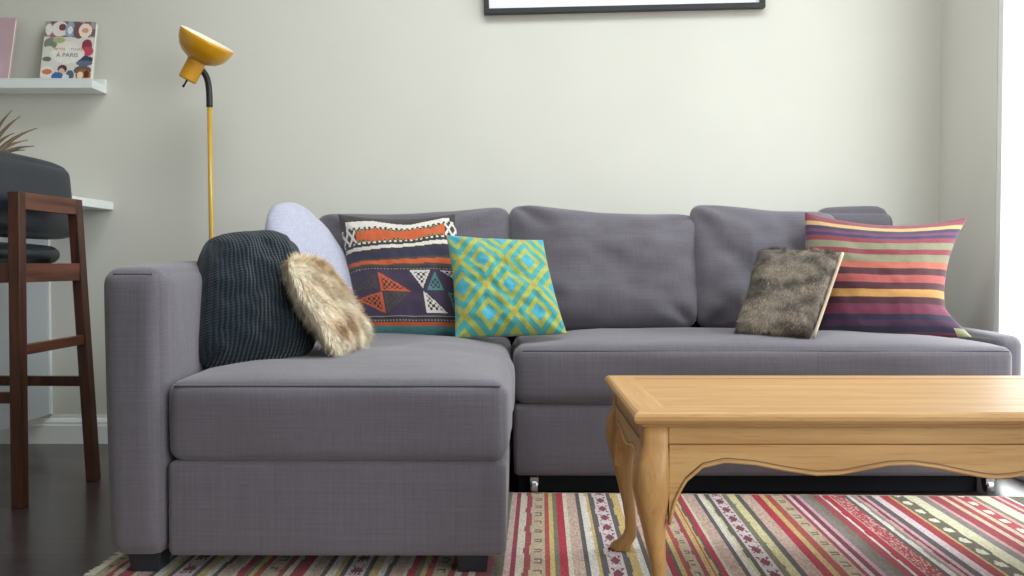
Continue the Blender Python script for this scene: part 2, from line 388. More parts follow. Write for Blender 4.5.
def window_x(n, y0, y1, z0, z1):
    bm = B(); t = .03; x0, x1 = XR+.001, XR+.018
    box(bm, (x0, y0, z0), (x1, y0+t, z1)); box(bm, (x0, y1-t, z0), (x1, y1, z1))
    box(bm, (x0, y0+t, z0), (x1, y1-t, z0+t)); box(bm, (x0, y0+t, z1-t), (x1, y1-t, z1)); ym = (y0+y1)/2
    box(bm, (x0, ym-.03, z0+t), (x1, ym+.03, z1-t))
    f = struct(obj('window_%d' % n, bm, M['trim'], bev=.003)); f.data.transform(Matrix.Translation((0, 0, 0)))
    g = obj('pane', box(B(), (XR+.008, y0+t, z0+t), (XR+.012, y1-t, z1-t)), M['glass'], f)
bm = B(); a, b, c, d = ADDED_SKYLIGHT; t = .04
box(bm, (a, c, ZC+.05), (a+t, d, ZC+.1)); box(bm, (b-t, c, ZC+.05), (b, d, ZC+.1)); box(bm, (a+t, c, ZC+.05), (b-t, c+t, ZC+.1)); box(bm, (a+t, d-t, ZC+.05), (b-t, d, ZC+.1))
f = struct(obj('window_3', bm, M['trim'], bev=.003)); obj('pane', box(B(), (a+t, c+t, ZC+.07), (b-t, d-t, ZC+.076)), M['glass'], f)  # out of view, added to brighten the seat tops and back wall
for i, wdw in enumerate(WIN): window_x(i+1, *wdw)  # the second stands out of view, added to even out the wall light
def baseboard(name, p0, p1, nrm):
    """moulded skirting: stepped ogee profile swept between two floor points"""
    prof = [(0, 0), (.016, 0), (.016, .066), (.0135, .072), (.0135, .079), (.010, .086), (.0045, .094), (.0035, .104), (0, .104)]
    bm = B(); p0 = Vector(p0); p1 = Vector(p1); nrm = Vector(nrm)
    prism(bm, [p0+nrm*a+Vector((0, 0, b)) for a, b in prof], [p1+nrm*a+Vector((0, 0, b)) for a, b in prof])
    struct(obj(name, bm, M['trim']))
baseboard('baseboard_back', (XL, YB, 0), (XR, YB, 0), (0, -1, 0))
baseboard('baseboard_left', (XL, YF, 0), (XL, YB-.017, 0), (1, 0, 0))
baseboard('baseboard_right', (XR, 2.97, 0), (XR, YB-.017, 0), (-1, 0, 0))
# ------------------------------------------------------------------ sofa
S = thing('corner_sofa', (0, 2.6, 0), 'grey linen corner sofa with a chaise and storage base on the left', 'sofa')
CF, MF, BK = 1.888, 2.592, 3.335
def taper(g):   # arm top leans a touch outward like the photo
    return g+Vector((-.010*(g.z/.66) if g.x < -.78 else 0, 0, 0))
arm = soft_box('arm', (-.847, CF, .052), (-.726, BK, .652), .034, M['sofa'], S, crown=(.014, .014, .014), nz=.008, seed=3, shape=taper)
soft_box('chaise_base', (-.723, CF+.006, .052), (-.018, BK, .25), .014, M['sofa'], S, crown=(.002, .004, 0), nz=.004, seed=5)
chs = soft_box('chaise_seat', (-.722, CF, .25), (-.016, 3.12, .418), .030, M['sofa'], S, crown=(.008, .006, .026), nz=.014, seed=8, nscale=5)
soft_box('seat_base', (-.002, MF+.006, .056), (1.405, 3.12, .26), .014, M['sofa'], S, crown=(.003, .004, 0), nz=.004, seed=12)
mns = soft_box('main_seat', (-.002, MF, .262), (1.412, 3.12, .424), .028, M['sofa'], S, crown=(.006, .008, .030), nz=.012, seed=15, nscale=5)
soft_box('backrest', (-.723, 3.125, .052), (1.405, BK, .63), .03, M['sofa'], S, crown=(0, .006, .004), nz=.004, seed=19)
soft_box('side_panel', (1.416, 2.70, .052), (1.50, BK, .447), .03, M['sofa'], S, crown=(.004, .004, .006), nz=.004, seed=23)
obj('plinth', box(B(), (.01, MF+.045, .004), (1.33, MF+.12, .056)), M['black'], S)
def seam(pts, r, par): return obj('piping', tube(B(), pts, r, 8), M['sofaseam'], par, smooth=True)
def front_seam(x0, x1, y, z, par, cy, cz, h0):
    n = 40; pts = []
    for i in range(n+1):
        u = -1+2*i/n; pts.append((x0+(x1-x0)*(u+1)/2, y+.004-.0, z-.004)) 
    return seam(pts, .0024, par)
front_seam(-.705, -.03, CF+.002, .412, chs, 0, 0, 0)
front_seam(.022, 1.396, MF+.002, .417, mns, 0, 0, 0)
seam([(-.829, CF+.007, .640), (-.748, CF+.007, .640)], .0016, arm)
for x in (-.785, -.09):
    for y in (CF+.075, 3.2):
        bm = B(); prism(bm, [(x-.03, y-.03, .0077 if y < 2.5 else 0), (x+.03, y-.03, .0077 if y < 2.5 else 0), (x+.03, y+.03, .0077 if y < 2.5 else 0), (x-.03, y+.03, .0077 if y < 2.5 else 0)], [(x-.036, y-.036, .054), (x+.036, y-.036, .054), (x+.036, y+.036, .054), (x-.036, y+.036, .054)])
        obj('leg', bm, M['leg'], S, bev=.003)
for x in (.055, 1.352):
    bm = B(); box(bm, (x-.012, MF+.012, .030), (x+.012, MF+.043, .052))
    lathe(bm, [(0, -.010), (.017, -.010), (.020, -.006), (.020, .006), (.017, .010), (0, .010)], Matrix.Translation((x, MF+.026, .0255)) @ Matrix.Rotation(PI/2, 4, 'Y'), 20)
    obj('caster', bm, M['steel'], S, smooth=False, bev=.001)
# back cushions
def corners(l): return [P(*a) for a in l]
def backcush(cor, label, seed, T=.085, bow=(.0, .0, .07, .0), **k):
    o = pillow('back_cushion', corners(cor), T, M['sofa'], bow=bow, p=3.4, q=.5, wr=.24, rnd=.06, sq=9, seed=seed, nu=50, nv=40, wsc=1.6, **k)
    set_origin(o, (sum((P(*c) for c in cor[:2]), Vector()))/2)
    tag(o, label, 'cushion', 'back cushions of the grey sofa')
    return o
backcush([(322, 331, 3.00), (514, 331, 3.00), (512, 202, 3.12), (314, 210, 3.14)], 'grey back cushion behind the dark kilim pillow, nearest the lamp', 2)
backcush([(513, 331, 2.98), (699, 331, 2.98), (700, 211, 3.12), (507, 200, 3.12)], 'grey back cushion between the turquoise pillow and the brown fur pillow', 4, bow=(0, -.01, .07, -.01))
backcush([(694, 331, 2.98), (842, 331, 3.00), (838, 210, 3.12), (688, 200, 3.12)], 'grey back cushion directly behind the brown fur pillow', 7, bow=(0, 0, .05, -.01))
o = soft_box('back_cushion', (1.05, 3.20, .634), (1.318, 3.30, .848), .045, M['sofa'], None, crown=(.004, .02, .012), nz=.006, seed=31)
o.data.transform(Matrix.Translation((-1.18, -3.25, -.634))); o.location = (1.18, 3.25, .634)
tag(o, 'flat slate grey cushion whose rounded corner shows above the striped pillow', 'cushion', 'back cushions of the grey sofa')
# ------------------------------------------------------------------ throw pillows
def finish(o, base, label): set_origin(o, base); tag(o, label, 'pillow'); return o
o = pillow('throw_pillow', corners([(285, 340, 2.62), (372, 332, 2.86), (306, 206, 2.98), (262, 207, 2.74)]), .060, M['lav'], bow=(0, -.14, -.03, -.03), p=2.6, q=.5, rnd=.25, sq=5, wr=.06, seed=11, nu=44, nv=44)
finish(o, P(320, 340, 2.9), 'plain pale lavender pillow standing behind the white fur pillow')
o = pillow('throw_pillow', corners([(192, 374, 2.06), (322, 354, 2.28), (287, 230, 2.38), (199, 236, 2.18)]), .082, M['knit'], bow=(-.02, -.04, .0, .0), p=3.2, q=.5, rnd=.10, sq=6, wr=.14, seed=21, nu=50, nv=50)
finish(o, P(250, 372, 2.2), 'navy chunky knit pillow leaning on the sofa arm')
# -- patterned kilim
def intri(x, y, a, b, c):
    def s(p, q, r): return (p[0]-r[0])*(q[1]-r[1])-(q[0]-r[0])*(p[1]-r[1])
    d1, d2, d3 = s((x, y), a, b), s((x, y), b, c), s((x, y), c, a)
    return not (((d1 < 0) or (d2 < 0) or (d3 < 0)) and ((d1 > 0) or (d2 > 0) or (d3 > 0)))
CH, WH, ORG, NV, PU, OL, TE, GR = map(HEX, ('3d3537', 'ddd6cf', 'cc5a2a', '33304a', '43354e', '4d463f', '4d8586', '8d8791'))
TRI = [((.27, .535), (.27, .70), (.53, .70), ORG, 'D'), ((.02, .76), (.28, .71), (.28, .89), ORG, 'D'), ((.29, .71), (.53, .71), (.29, .89), OL, 'L'),
       ((.04, .68), (.24, .55), (.24, .68), OL, 'L'), ((.55, .52), (.73, .52), (.645, .68), WH, 'D'), ((.645, .70), (.645, .88), (.83, .88), WH, 'D'),
       ((.77, .53), (.68, .695), (.83, .695), TE, 'L'), ((.82, .52), (1.0, .52), (1.0, .63), WH, 'D'), ((.86, .71), (1.0, .71), (.9, .88), TE, 'D'), ((1.0, .72), (1.0, .88), (.9, .88), WH, 'D')]
def kilim(u, v):
    t = v
    if t < .045: return CH
    if t < .085: return WH if .05 < u < .95 else CH
    if t < .225:
        a = abs(t-.155)
        if a > .055: return WH if (int(u*44) % 2 == 0) else CH
        if u < .13 or u > .9:
            k = ((u if u < .5 else u-.9)/.065) % 1; kk = (t-.10)/.11
            return WH if min(abs(k-kk), abs(1-k-kk)) < .16 else CH
        z = abs(((u*3.2) % 1)-.5)*2
        return ORG if a < .052*(.55+.45*z) else (HEX('a8893f') if (int(u*60)+int(t*70)) % 2 else CH)
    if t < .25: return CH
    if t < .285: return WH
    if t < .31: return CH
    if t < .385: return NV
    if t < .405: return OL
    if t < .45: return ORG
    if t < .475: return OL
    if t < .495: return CH
    if t < .508: return GR if int(u*70) % 2 else CH
    if t < .905:
        for a, b, c, col, kd in TRI:
            if intri(u, t, a, b, c):
                cx = (a[0]+b[0]+c[0])/3; cy = (a[1]+b[1]+c[1])/3
                ins = intri(cx+(u-cx)*1.38, cy+(t-cy)*1.38, a, b, c)
                if not ins: return col
                chk = (int(u*44)+int(t*44)) % 2
                return (CH if kd == 'D' else PU) if chk else col
        return PU if u < .97 else CH
    if t < .915: return GR
    if t < .935: return CH
    if t < .945: return GR if int(u*70) % 2 else OL
    if t < .955: return CH
    if t < .978: return ORG
    return TE
def kil(u, v):
    hump = math.sin(PI*min(1, max(0, v/.52)))
    t = v-.10*(1-u)**1.3*hump-.075*max(0, 1-v/.34)*max(0, 1-abs(u-.6)/.3)
    return DIM(kilim(u, min(.999, max(0, t if t < .5 else .5+(t-.5)*1.13))), .8, .06)
o = pillow('throw_pillow', corners([(362, 339, 2.78), (470, 339, 2.78), (455, 214, 2.97), (338, 214, 2.97)]), .075, M['col'], bow=(-.015, .01, .05, .0), nu=150, nv=150, colf=kil, colback=CH, p=2.6, q=.5, wr=.07, seed=31)
finish(o, P(412, 340, 2.80), 'dark kilim pillow with orange, white and purple geometric bands')
# -- turquoise lattice
TQ, TY, TC, TO = map(HEX, ('4cc0bd', 'c6cf55', '46c6dc', 'd3b84a'))
def lattice(u, v):
    x = (u-.54)/.46; y = (v-.555)/.52
    p_ = x+y; q_ = x-y
    fp = abs((p_ % 1)-.5)*2; fq = abs((q_ % 1)-.5)*2     # 0 at mid cell, 1 at lattice
    fp = 1-fp; fq = 1-fq; d = max(1-abs(1-fp-0), 1-abs(1-fq))
    a = abs(((p_+.5) % 1)-.5)*2; b = abs(((q_+.5) % 1)-.5)*2
    d = max(a, b)
    if d > .86: return TO if min(a, b) > .86 else TY
    if d > .57: return TQ
    if d > .34: return TY
    return TC
o = pillow('throw_pillow', corners([(455, 338, 2.66), (567, 334, 2.70), (543, 240, 2.82), (446, 235, 2.80)]), .06, M['col'], bow=(.0, .02, .02, .03), nu=150, nv=150, colf=lambda u, v: DIM(lattice(u, v), .58, .10), p=2.4, q=.55, wr=.2, seed=41)
finish(o, P(510, 337, 2.68), 'turquoise and lime pillow printed with nested diamonds')
# -- striped
SB = [(0, '8a3a4c'), (.03, '9a4253'), (.075, 'e3b775'), (.11, '4a3c60'), (.145, '7c3f63'), (.175, '3f3a68'), (.205, '9c3b4d'), (.245, '9a9577'), (.31, '9c3b4a'), (.355, '9a9577'), (.42, 'cf6a52'), (.475, '5c2b38'),
      (.535, 'c55a55'), (.60, '5c2b38'), (.655, 'e0a24c'), (.715, '5b2d39'), (.765, '8a3556'), (.845, '3c3453'), (.89, '5a3456'), (.93, '36334f'), (.975, '8a3556')]
def stripes(u, v):
    t = v; c = SB[0][1]
    if u > .955 and v > .94: return DIM(HEX('a9a67f'), .62, 0)
    for a, h in SB:
        if t >= a: c = h
    return DIM(HEX(c), .62, .12)
def flop(u, v, pt):
    # lower right corner squashed flat on the seat
    k = max(0, (u-.62)/.38)**2*max(0, (-v-.55)/.45)
    return pt+Vector((.055*k, -.03*k, 0))
o = pillow('throw_pillow', corners([(815, 337, 2.82), (950, 337, 2.80), (968, 217, 2.93), (805, 212, 2.99)]), .085, M['col'], bow=(-.01, .09, .10, -.02), nu=70, nv=140, colf=stripes, colback=DIM(HEX('8a3a4c'), .62, .1), p=2.3, q=.55, wr=.07, seed=51, mod=flop)
finish(o, P(880, 338, 2.82), 'large pillow in red, purple, olive and orange stripes at the right end')
# -- furs
def fur(parent, count, lmin, lmax, wid, colf, droop, seed, lay=.5, faces=None, dirv=None, spread=.5):
    random.seed(seed); me = parent.data; V = []; Fc = []; C = []
    polys = [p_ for p_ in me.polygons if p_.area > 1e-9]
    cum = np.cumsum([p_.area for p_ in polys]); tot = cum[-1]; n0 = Vector(dirv) if dirv else None
    W = world_of(parent); loc = W.translation
    for _ in range(count):
        pl = polys[min(len(polys)-1, int(np.searchsorted(cum, random.random()*tot)))]
        vv = [me.vertices[k].co for k in pl.vertices]; a, b = random.random(), random.random()
        p0 = vv[0]*(1-a)*(1-b)+vv[1]*a*(1-b)+vv[2]*a*b+vv[3]*(1-a)*b
        n = pl.normal; flow = Vector(droop); flow = flow-n*flow.dot(n)
        rnd = Vector((random.gauss(0, 1), random.gauss(0, 1), random.gauss(0, 1)))*spread
        cl = noise.noise_vector((p0+loc)*26)*.9
        d = (n*(1-lay)+(flow+cl)*lay+rnd*.35).normalized()
        L_ = random.uniform(lmin, lmax); s = d.cross(n+rnd*.2); s = (s.normalized() if s.length > 1e-6 else n.orthogonal().normalized())*wid
        d2 = (d+flow*.5).normalized()
        pa = p0; pb = p0+d*L_*.55; pc = pb+d2*L_*.45; k = len(V)
        V += [pa-s, pa+s, pb+s*.7, pb-s*.7, pc]
        Fc += [(k, k+1, k+2, k+3), (k+3, k+2, k+4)]
        c = colf(p0+loc, random.random()); C += [c]*7
    me2 = meshfrom('fur', V, Fc)
    ca = me2.color_attributes.new('Col', 'FLOAT_COLOR', 'CORNER'); cc = np.ones((len(C), 4)); cc[:, :3] = linarr(np.array(C)); ca.data.foreach_set('color', cc.ravel().astype(np.float32))
    f = bpy.data.objects.new('fur', me2); COL.objects.link(f); f.parent = parent; me2.materials.append(M['furm']); f['kind'] = 'stuff'
    return f
M['furm'] = colmat('fur_fibre', .7, 0, 100, .3, .1, .3)
def whitefur(p_, r):
    a = noise.noise(p_*9+Vector((3, 1, 8)))+.4*noise.noise(p_*30)
    c1, c2, c3 = HEX('f0e4cd'), HEX('c29a6c'), HEX('94714e')
    if a > .12: c = c1*(1-min(1, (a-.12)*3))+c2*min(1, (a-.12)*3)
    else: c = c1
    if r < .10: c = c2
    if a > .34 and r < .5: c = c3
    return np.clip(c*(.92+.14*r), 0, 1)
o = pillow('throw_pillow', corners([(336, 357, 2.14), (374, 342, 2.42), (317, 260, 2.46), (281, 257, 2.14)]), .035, M['col'], bow=(0, 0, .03, 0), nu=40, nv=40, rnd=.1, sq=5, colf=lambda u, v: HEX('d8c9b0'), p=3, q=.5, wr=.05, seed=61)
finish(o, P(352, 352, 2.42), 'fluffy white and tan fur pillow leaning on the navy knit pillow')
fur(o, 26000, .014, .029, .0007, whitefur, (.25, -.3, -1), 5, lay=.55)
def brownfur(p_, r):
    a = noise.noise(Vector((p_.x*9, p_.y*8, p_.z*26)))*1.3+.5*noise.noise(p_*40)
    c1, c2 = HEX('453b34'), HEX('85786a')
    t = min(1, max(0, .5+a*1.5)); c = c1*(1-t)+c2*t
    if r < .08: c = HEX('a39886')
    return np.clip(c*(.9+.2*r), 0, 1)
bc = [(735, 332, 2.70), (811, 337, 2.66), (840, 253, 2.79), (760, 250, 2.84)]
o = pillow('throw_pillow', corners(bc), .030, M['col'], nu=40, nv=40, colf=lambda u, v: HEX('6f655b'), p=5, q=.4, wr=.06, seed=71)
finish(o, P(773, 335, 2.68), 'small thin brown fur pillow with a pale edge')
fur(o, 24000, .008, .018, .0007, brownfur, (-.3, -.1, -.8), 6, lay=.8)
a, b = P(*bc[1]), P(*bc[2])
tr = obj('edge_trim', tube(B(), [a.lerp(b, i/12)+Vector((.004, -.012, 0)) for i in range(13)], .0048, 8), mat('cream_edge', 'b5a48e', .9, bump=.5), o, smooth=True)
# ------------------------------------------------------------------ coffee table
TX0, TX1, TY0, TY1, TH = .208, 1.49, 1.594, 2.128, .403
TB = thing('coffee_table', ((TX0+TX1)/2, (TY0+TY1)/2, .006), 'honey oak coffee table with curved cabriole legs on the striped rug', 'table')
def tabletop():
    bm = B(); prof = [(0.010, -.022), (.004, -.020), (0.0, -.014), (0.0, -.008), (.003, -.003), (.008, 0)]
    rings = []
    for ins, z in prof:
        rings.append([bm.verts.new((x, y, TH+z)) for x, y in ((TX0+ins, TY0+ins), (TX1-ins, TY0+ins), (TX1-ins, TY1-ins), (TX0+ins, TY1-ins))])
    w_ = .062; inn = [bm.verts.new((x, y, TH)) for x, y in ((TX0+w_, TY0+w_), (TX1-w_, TY0+w_), (TX1-w_, TY1-w_), (TX0+w_, TY1-w_))]
    g = .0012; inn2 = [bm.verts.new((x, y, TH-.0008)) for x, y in ((TX0+w_+g, TY0+w_+g), (TX1-w_-g, TY0+w_+g), (TX1-w_-g, TY1-w_-g), (TX0+w_+g, TY1-w_-g))]
    rings += [inn]
    for ra, rb in zip(rings, rings[1:]):
        for k in range(4):
            f = bm.faces.new((ra[k], ra[(k+1) % 4], rb[(k+1) % 4], rb[k])); f.material_index = k % 2
    for k in range(4): bm.faces.new((inn[k], inn[(k+1) % 4], inn2[(k+1) % 4], inn2[k])).material_index = 2
    bm.faces.new(inn2); bm.faces.new(rings[0][::-1])
    return obj('tabletop', bm, [M['oakX'], M['oakY'], M['groove']], TB)
tabletop()
# chipped edge mark on the front
obj('top_bead', (lambda bm: [box(bm, (TX0+.014, TY0+.014, TH-.0275), (TX1-.014, TY1-.014, TH-.0205)), bm][1])(B()), M['oakX'], TB, bev=.002)
def wave(L_):   # underside height of the apron across 0..1, symmetric
    def f(t):
        t = min(t, 1-t)
        K = [(0, .205), (.012, .245), (.035, .279), (.085, .306), (.13, .3115), (.19, .305), (.24, .294), (.29, .289), (.34, .2915), (.39, .301), (.43, .3075), (.46, .3075), (.49, .303), (.5, .302)] if L_ == 'none' else [(0, .205), (.02, .25), (.05, .28), (.10, .302), (.16, .311), (.24, .311), (.34, .304), (.43, .297), (.5, .295)] if L_ == 'short' else \
            [(0, .200), (.008, .240), (.022, .275), (.05, .303), (.085, .3125), (.13, .308), (.18, .297), (.225, .2895), (.26, .291), (.30, .300), (.335, .3075), (.37, .3085), (.41, .302), (.45, .292), (.48, .286), (.5, .284)]
        for (a, va), (b, vb) in zip(K, K[1:]):
            if t <= b: 
                s = (t-a)/(b-a); return va+(vb-va)*s
        return K[-1][1]
    return f
def apron(p0, p1, out, kind, m):
    """rail with a shaped lower edge, a bead along it and a scribed line; p0->p1 along its length"""
    p0 = Vector(p0); p1 = Vector(p1); out = Vector(out); n = 120; f = wave(kind); th = .020
    ts = sorted(set(list(np.linspace(0, 1, n+1))+[.003, .006, .01, .014, .99, .986, .994, .997]))
    bm = B(); rows = []
    for t in ts:
        c = p0.lerp(p1, t); z = f(t)
        rows.append([bm.verts.new(c+out*th+Vector((0, 0, z))), bm.verts.new(c+out*th+Vector((0, 0, max(z+.004, .343)))), bm.verts.new(c+out*(th-.0035)+Vector((0, 0, .3455))),
                     bm.verts.new(c+out*(th-.0035)+Vector((0, 0, TH-.0275))), bm.verts.new(c+Vector((0, 0, TH-.0275))), bm.verts.new(c+Vector((0, 0, z)))])
    for a, b in zip(rows, rows[1:]):
        for k in range(6): bm.faces.new((a[k], b[k], b[(k+1) % 6], a[(k+1) % 6]))
    bm.faces.new(rows[0]); bm.faces.new(rows[-1][::-1])
    ap = obj('apron', bm, m, TB)
    bb = B(); tube(bb, [p0.lerp(p1, t)+out*(th+.0005)+Vector((0, 0, f(t)+.002)) for t in ts], .0032, 8)
    obj('bead', bb, m, ap, smooth=True)
    bb = B(); tube(bb, [p0.lerp(p1, t)+out*(th-.0002)+Vector((0, 0, f(t)+.0075)) for t in ts if .01 < t < .99], .0011, 6)
    obj('scribed_line', bb, M['groove'], ap)
    bb = B(); tube(bb, [p0+out*(th-.0004)+Vector((0, 0, .3445)), p1+out*(th-.0004)+Vector((0, 0, .3445))], .0011, 6)
    obj('scribed_line', bb, M['groove'], ap)
ins = .014; pw = .050
apron((TX0+ins+pw, TY0+ins+.024, 0), (TX1-ins-pw, TY0+ins+.024, 0), (0, -1, 0), 'long', M['oakX'])
apron((TX1-ins-pw, TY1-ins-.024, 0), (TX0+ins+pw, TY1-ins-.024, 0), (0, 1, 0), 'long', M['oakX'])
apron((TX0+ins+.024, TY1-ins-pw, 0), (TX0+ins+.024, TY0+ins+pw, 0), (-1, 0, 0), 'short', M['oakY'])
apron((TX1-ins-.024, TY0+ins+pw, 0), (TX1-ins-.024, TY1-ins-pw, 0), (1, 0, 0), 'short', M['oakY'])
def cabriole(cx, cy, dx, dy):
    # (outward shift of the centre on each axis, height, half width inner side, half width outer side)
    K = [(0, .3755, .0245), (0, .345, .0245), (.001, .332, .0255), (.005, .312, .029), (.007, .290, .0318), (.007, .266, .0325), (.005, .24, .0290), (.001, .20, .0225), (-.004, .16, .0178), (-.010, .12, .0142), (-.014, .085, .0130), (-.015, .060, .0132),
         (-.012, .043, .0160), (-.004, .030, .0195), (.004, .020, .0235), (.006, .012, .0250), (.005, .0075, .0225), (.005, .0065, .018)]
    bm = B(); rings = []; n = 20
    for (o_, z, r) in K:
        ring = []
        e = 4.5 if z > .31 else (3.0 if z > .2 else 2.3)
        for k in range(n):
            a = 2*PI*(k+.5)/n; c, s = math.cos(a), math.sin(a)
            x = abs(c)**(2/e)*(1 if c > 0 else -1)*r; y = abs(s)**(2/e)*(1 if s > 0 else -1)*r
            ring.append(bm.verts.new((cx+dx*o_+x, cy+dy*o_+y, z)))
        rings.append(ring)
    for a, b in zip(rings, rings[1:]):
        for k in range(n): bm.faces.new((a[k], a[(k+1) % n], b[(k+1) % n], b[k]))
    bm.faces.new(rings[0]); bm.faces.new(rings[-1][::-1])
    o = obj('leg', bm, M['oakZ'], TB, smooth=True)
    return o
for sx in (0, 1):
    for sy in (0, 1):
        cabriole((TX0+ins+.026) if not sx else (TX1-ins-.026), (TY0+ins+.026) if not sy else (TY1-ins-.026), 1 if sx else -1, 1 if sy else -1)
# chip on the front edge of the top
# ------------------------------------------------------------------ rug
def rug():
    rowY = 2.573; s0 = 358.0
    px = lambda x: (x-515)/s0
    CR, RD, RU, TN, YE, DG, PK, WT, OLV, MR, CRM = 'cfc4b2', '9c3a48', 'a8493f', 'bda78c', 'c9ad6a', '5b5453', 'c99f97', 'd8d0c8', '77705c', '7a2f40', 'ad2037'
    seq = [(512.7, 'c8aea5'), (517.3, '97324a'), (521.6, CR), (527.2, '9c4048'), (532.3, TN+'m'), (544.3, RU), (548.6, YE), (552, OLV), (556.3, CRM), (562.3, CR), (566.5, 'c7a898n'), (575, DG), (579.3, WT), (585.3, YE), (588.7, DG), (593, 'cfc0c2s'), (606.7, DG), (611, YE), (617.8, WT), (623, DG), (627.2, 'c7a898n'),
           (636, CR), (640, CRM), (645, DG), (648, YE), (652, RU), (656, TN+'m'), (664, RD), (668.5, YE), (672, RU), (674.0, YE), (675.5, DG), (678, CRM), (683, CR), (685, 'c7a898n'), (695.5, DG), (699, WT), (704, 'c9c08d'), (706.5, DG), (711, 'cfc0c2s'), (724, OLV), (729.5, 'd0c492'), (737, DG), (741.5, 'c7a898n'), (753.5, CRM), (761, YE), (766, RU), (773, TN+'m'), (784.5, RD), (788, 'd3bcc0'), (792.7, MR), (797.5, 'c79aa2'), (801, '857a78'), (808.5, OLV), (814, RD), (821.5, WT), (824, CRM), (830.5, 'c99f97'), (832.5, 'a83e48r'),
           (845.5, DG), (849, WT), (853.5, '8d7f80'), (857, PK), (860, MR), (863.5, 'cfa3ac'), (867, DG), (873.5, 'd6c1c6'), (881.5, 'a5303c'), (890.5, YE), (893, '6a6352w'), (906.5, 'd6cfae'), (919, '857a78'), (926, PK), (930, RD), (940.5, 'cdb69c'), (946, RD), (952.5, 'cdb69c'), (957, 'a83e48w'), (969.5, PK), (973, OLV), (978.5, 'd6cfae'), (991, RD), (996.5, PK), (1000, RD), (1007, WT), (1009, '5d584b'), (1024, 'c7a898n'), (1034, DG), (1038, WT), (1046, 'cfc0c2s'), (1060, DG), (1066, YE)]
    # fill left of the surveyed part with the same cloth's repeat
    rep = [(CRM, 5), (CR, 4), ('c7a898n', 9), (DG, 4), (WT, 6), (YE, 4), (DG, 4), ('cfc0c2s', 14), (DG, 4), (YE, 6), (WT, 6), (DG, 4), ('c7a898n', 10), (CR, 3), (CRM, 6), (OLV, 4), (YE, 4), (RU, 5), (TN+'m', 12), ('9c4048', 5), (CR, 5), (RD, 5)]
    left = []; x = 512.7; i = len(rep)-1
    left.append((x-9, OLV)); x -= 9; left.insert(0, (x-12, RD)); x -= 12; left.insert(0, (x-5, CR)); x -= 5
    while x > 180:
        c, w_ = rep[i % len(rep)]; x -= w_; left.insert(0, (x, c)); i -= 1
    seq = left+seq
    xs = np.array([px(a) for a, _ in seq]); x0, x1 = -.862, 1.535; y0, y1 = -1.45, .035
    nx = int((x1-x0)/.0036); ny = int((y1-y0)/.0085); gx = np.linspace(x0, x1, nx+1); gy = np.linspace(y0, y1, ny+1)
    rnd = np.random.RandomState(4)
    X, Y = np.meshgrid(gx, gy)
    jit = .0011*np.sin(Y*37+X*9)+.0009*np.sin(Y*91+X*31)
    V = np.stack([X+jit*0, Y, .006+.0006*rnd.rand(*X.shape)], -1).reshape(-1, 3)
    Fc = []; C = []
    W1 = nx+1
    for j in range(ny):
        yc = (gy[j]+gy[j+1])/2
        for i in range(nx):
            Fc.append((j*W1+i, j*W1+i+1, (j+1)*W1+i+1, (j+1)*W1+i))
            xc = (gx[i]+gx[i+1])/2+.0005*math.sin(yc*37+xc_seed(i))
            k = int(np.searchsorted(xs, xc))-1; k = max(0, k); code = seq[k][1]; col = HEX(code)
            if len(code) == 7:
                a0 = xs[k]; b0 = xs[k+1] if k+1 < len(xs) else a0+.03; u = (xc-a0)/(b0-a0)-.5; t = code[6]
                if t == 's':   # stick-figure star motif
                    vv = ((yc/.085) % 1)-.5; au = abs(u)
                    if (abs(vv) < .08 and au < .30) or (au < .07 and abs(vv) < .32) or (abs(au-(abs(vv)*.75+.04)) < .06 and abs(vv) < .36): col = HEX('7d3444')
                elif t == 'm':  # small bracket motif
                    vv = ((yc/.075) % 1)-.5
                    if (abs(abs(vv)-.13) < .05 and abs(u) < .26) or (abs(u-.22) < .06 and abs(vv) < .14): col = HEX('675f55')
                elif t == 'w':
                    vv = ((yc/.085) % 1)-.5
                    if (u/.3)**2+(vv/.25)**2 < 1: col = HEX('d8d3c2')
                elif t == 'n':
                    if rnd.rand() < .28: col = HEX('b0978a')
                elif t == 'r':
                    if rnd.rand() < .28: col = HEX('cf9f94')
            C.append(np.clip(DIM(col, .80, .06)*(.93+.12*rnd.rand()), 0, 1))
    nt = len(V)
    Vb = [(x0, y0, .0), (x1, y0, .0), (x1, y1, .0), (x0, y1, .0)]
    V = list(map(tuple, V))+Vb
    Fq = [(nt, 0, nx, nt+1)]; 
    def strip(idx, a, b):
        for p_, q_ in zip(idx, idx[1:]): Fs.append((a, b))
    me = meshfrom('striped_rug', V, Fc+[(nt+3, nt+2, nt+1, nt)])
    C.append(HEX('8a7a6c')); setcol(me, C)
    o = link('striped_rug', me, M['rug']); o.location = (0, rowY, .0005); o.rotation_euler = (0, 0, -math.atan(26/F))
    tag(o, 'flat-woven wool rug striped in red, cream, yellow and grey', 'rug')
    # edge binding and the fringe along the left side
    bm = B(); box(bm, (x0-.004, y0, 0), (x0, y1, .0065)); box(bm, (x1, y0, 0), (x1+.004, y1, .0065)); box(bm, (x0, y0-.004, 0), (x1, y0, .0065)); box(bm, (x0, y1, 0), (x1, y1+.004, .0065))
    e = bpy.data.meshes.new('edge_binding'); bm.to_mesh(e); bm.free(); eo = bpy.data.objects.new('edge_binding', e); COL.objects.link(eo); eo.parent = o; e.materials.append(mat('binding_wool', 'a69a8a', .95, bump=.6))
    bm = B(); random.seed(3)
    for k in range(420):
        y = y0+(y1-y0)*k/420; a = random.uniform(-.012, .012); L_ = random.uniform(.022, .036)
        tube(bm, [(x0-.002, y, .004), (x0-L_*.5, y+a*.5, .0045), (x0-L_, y+a, .0018)], [.0018, .0016, .001], 5)
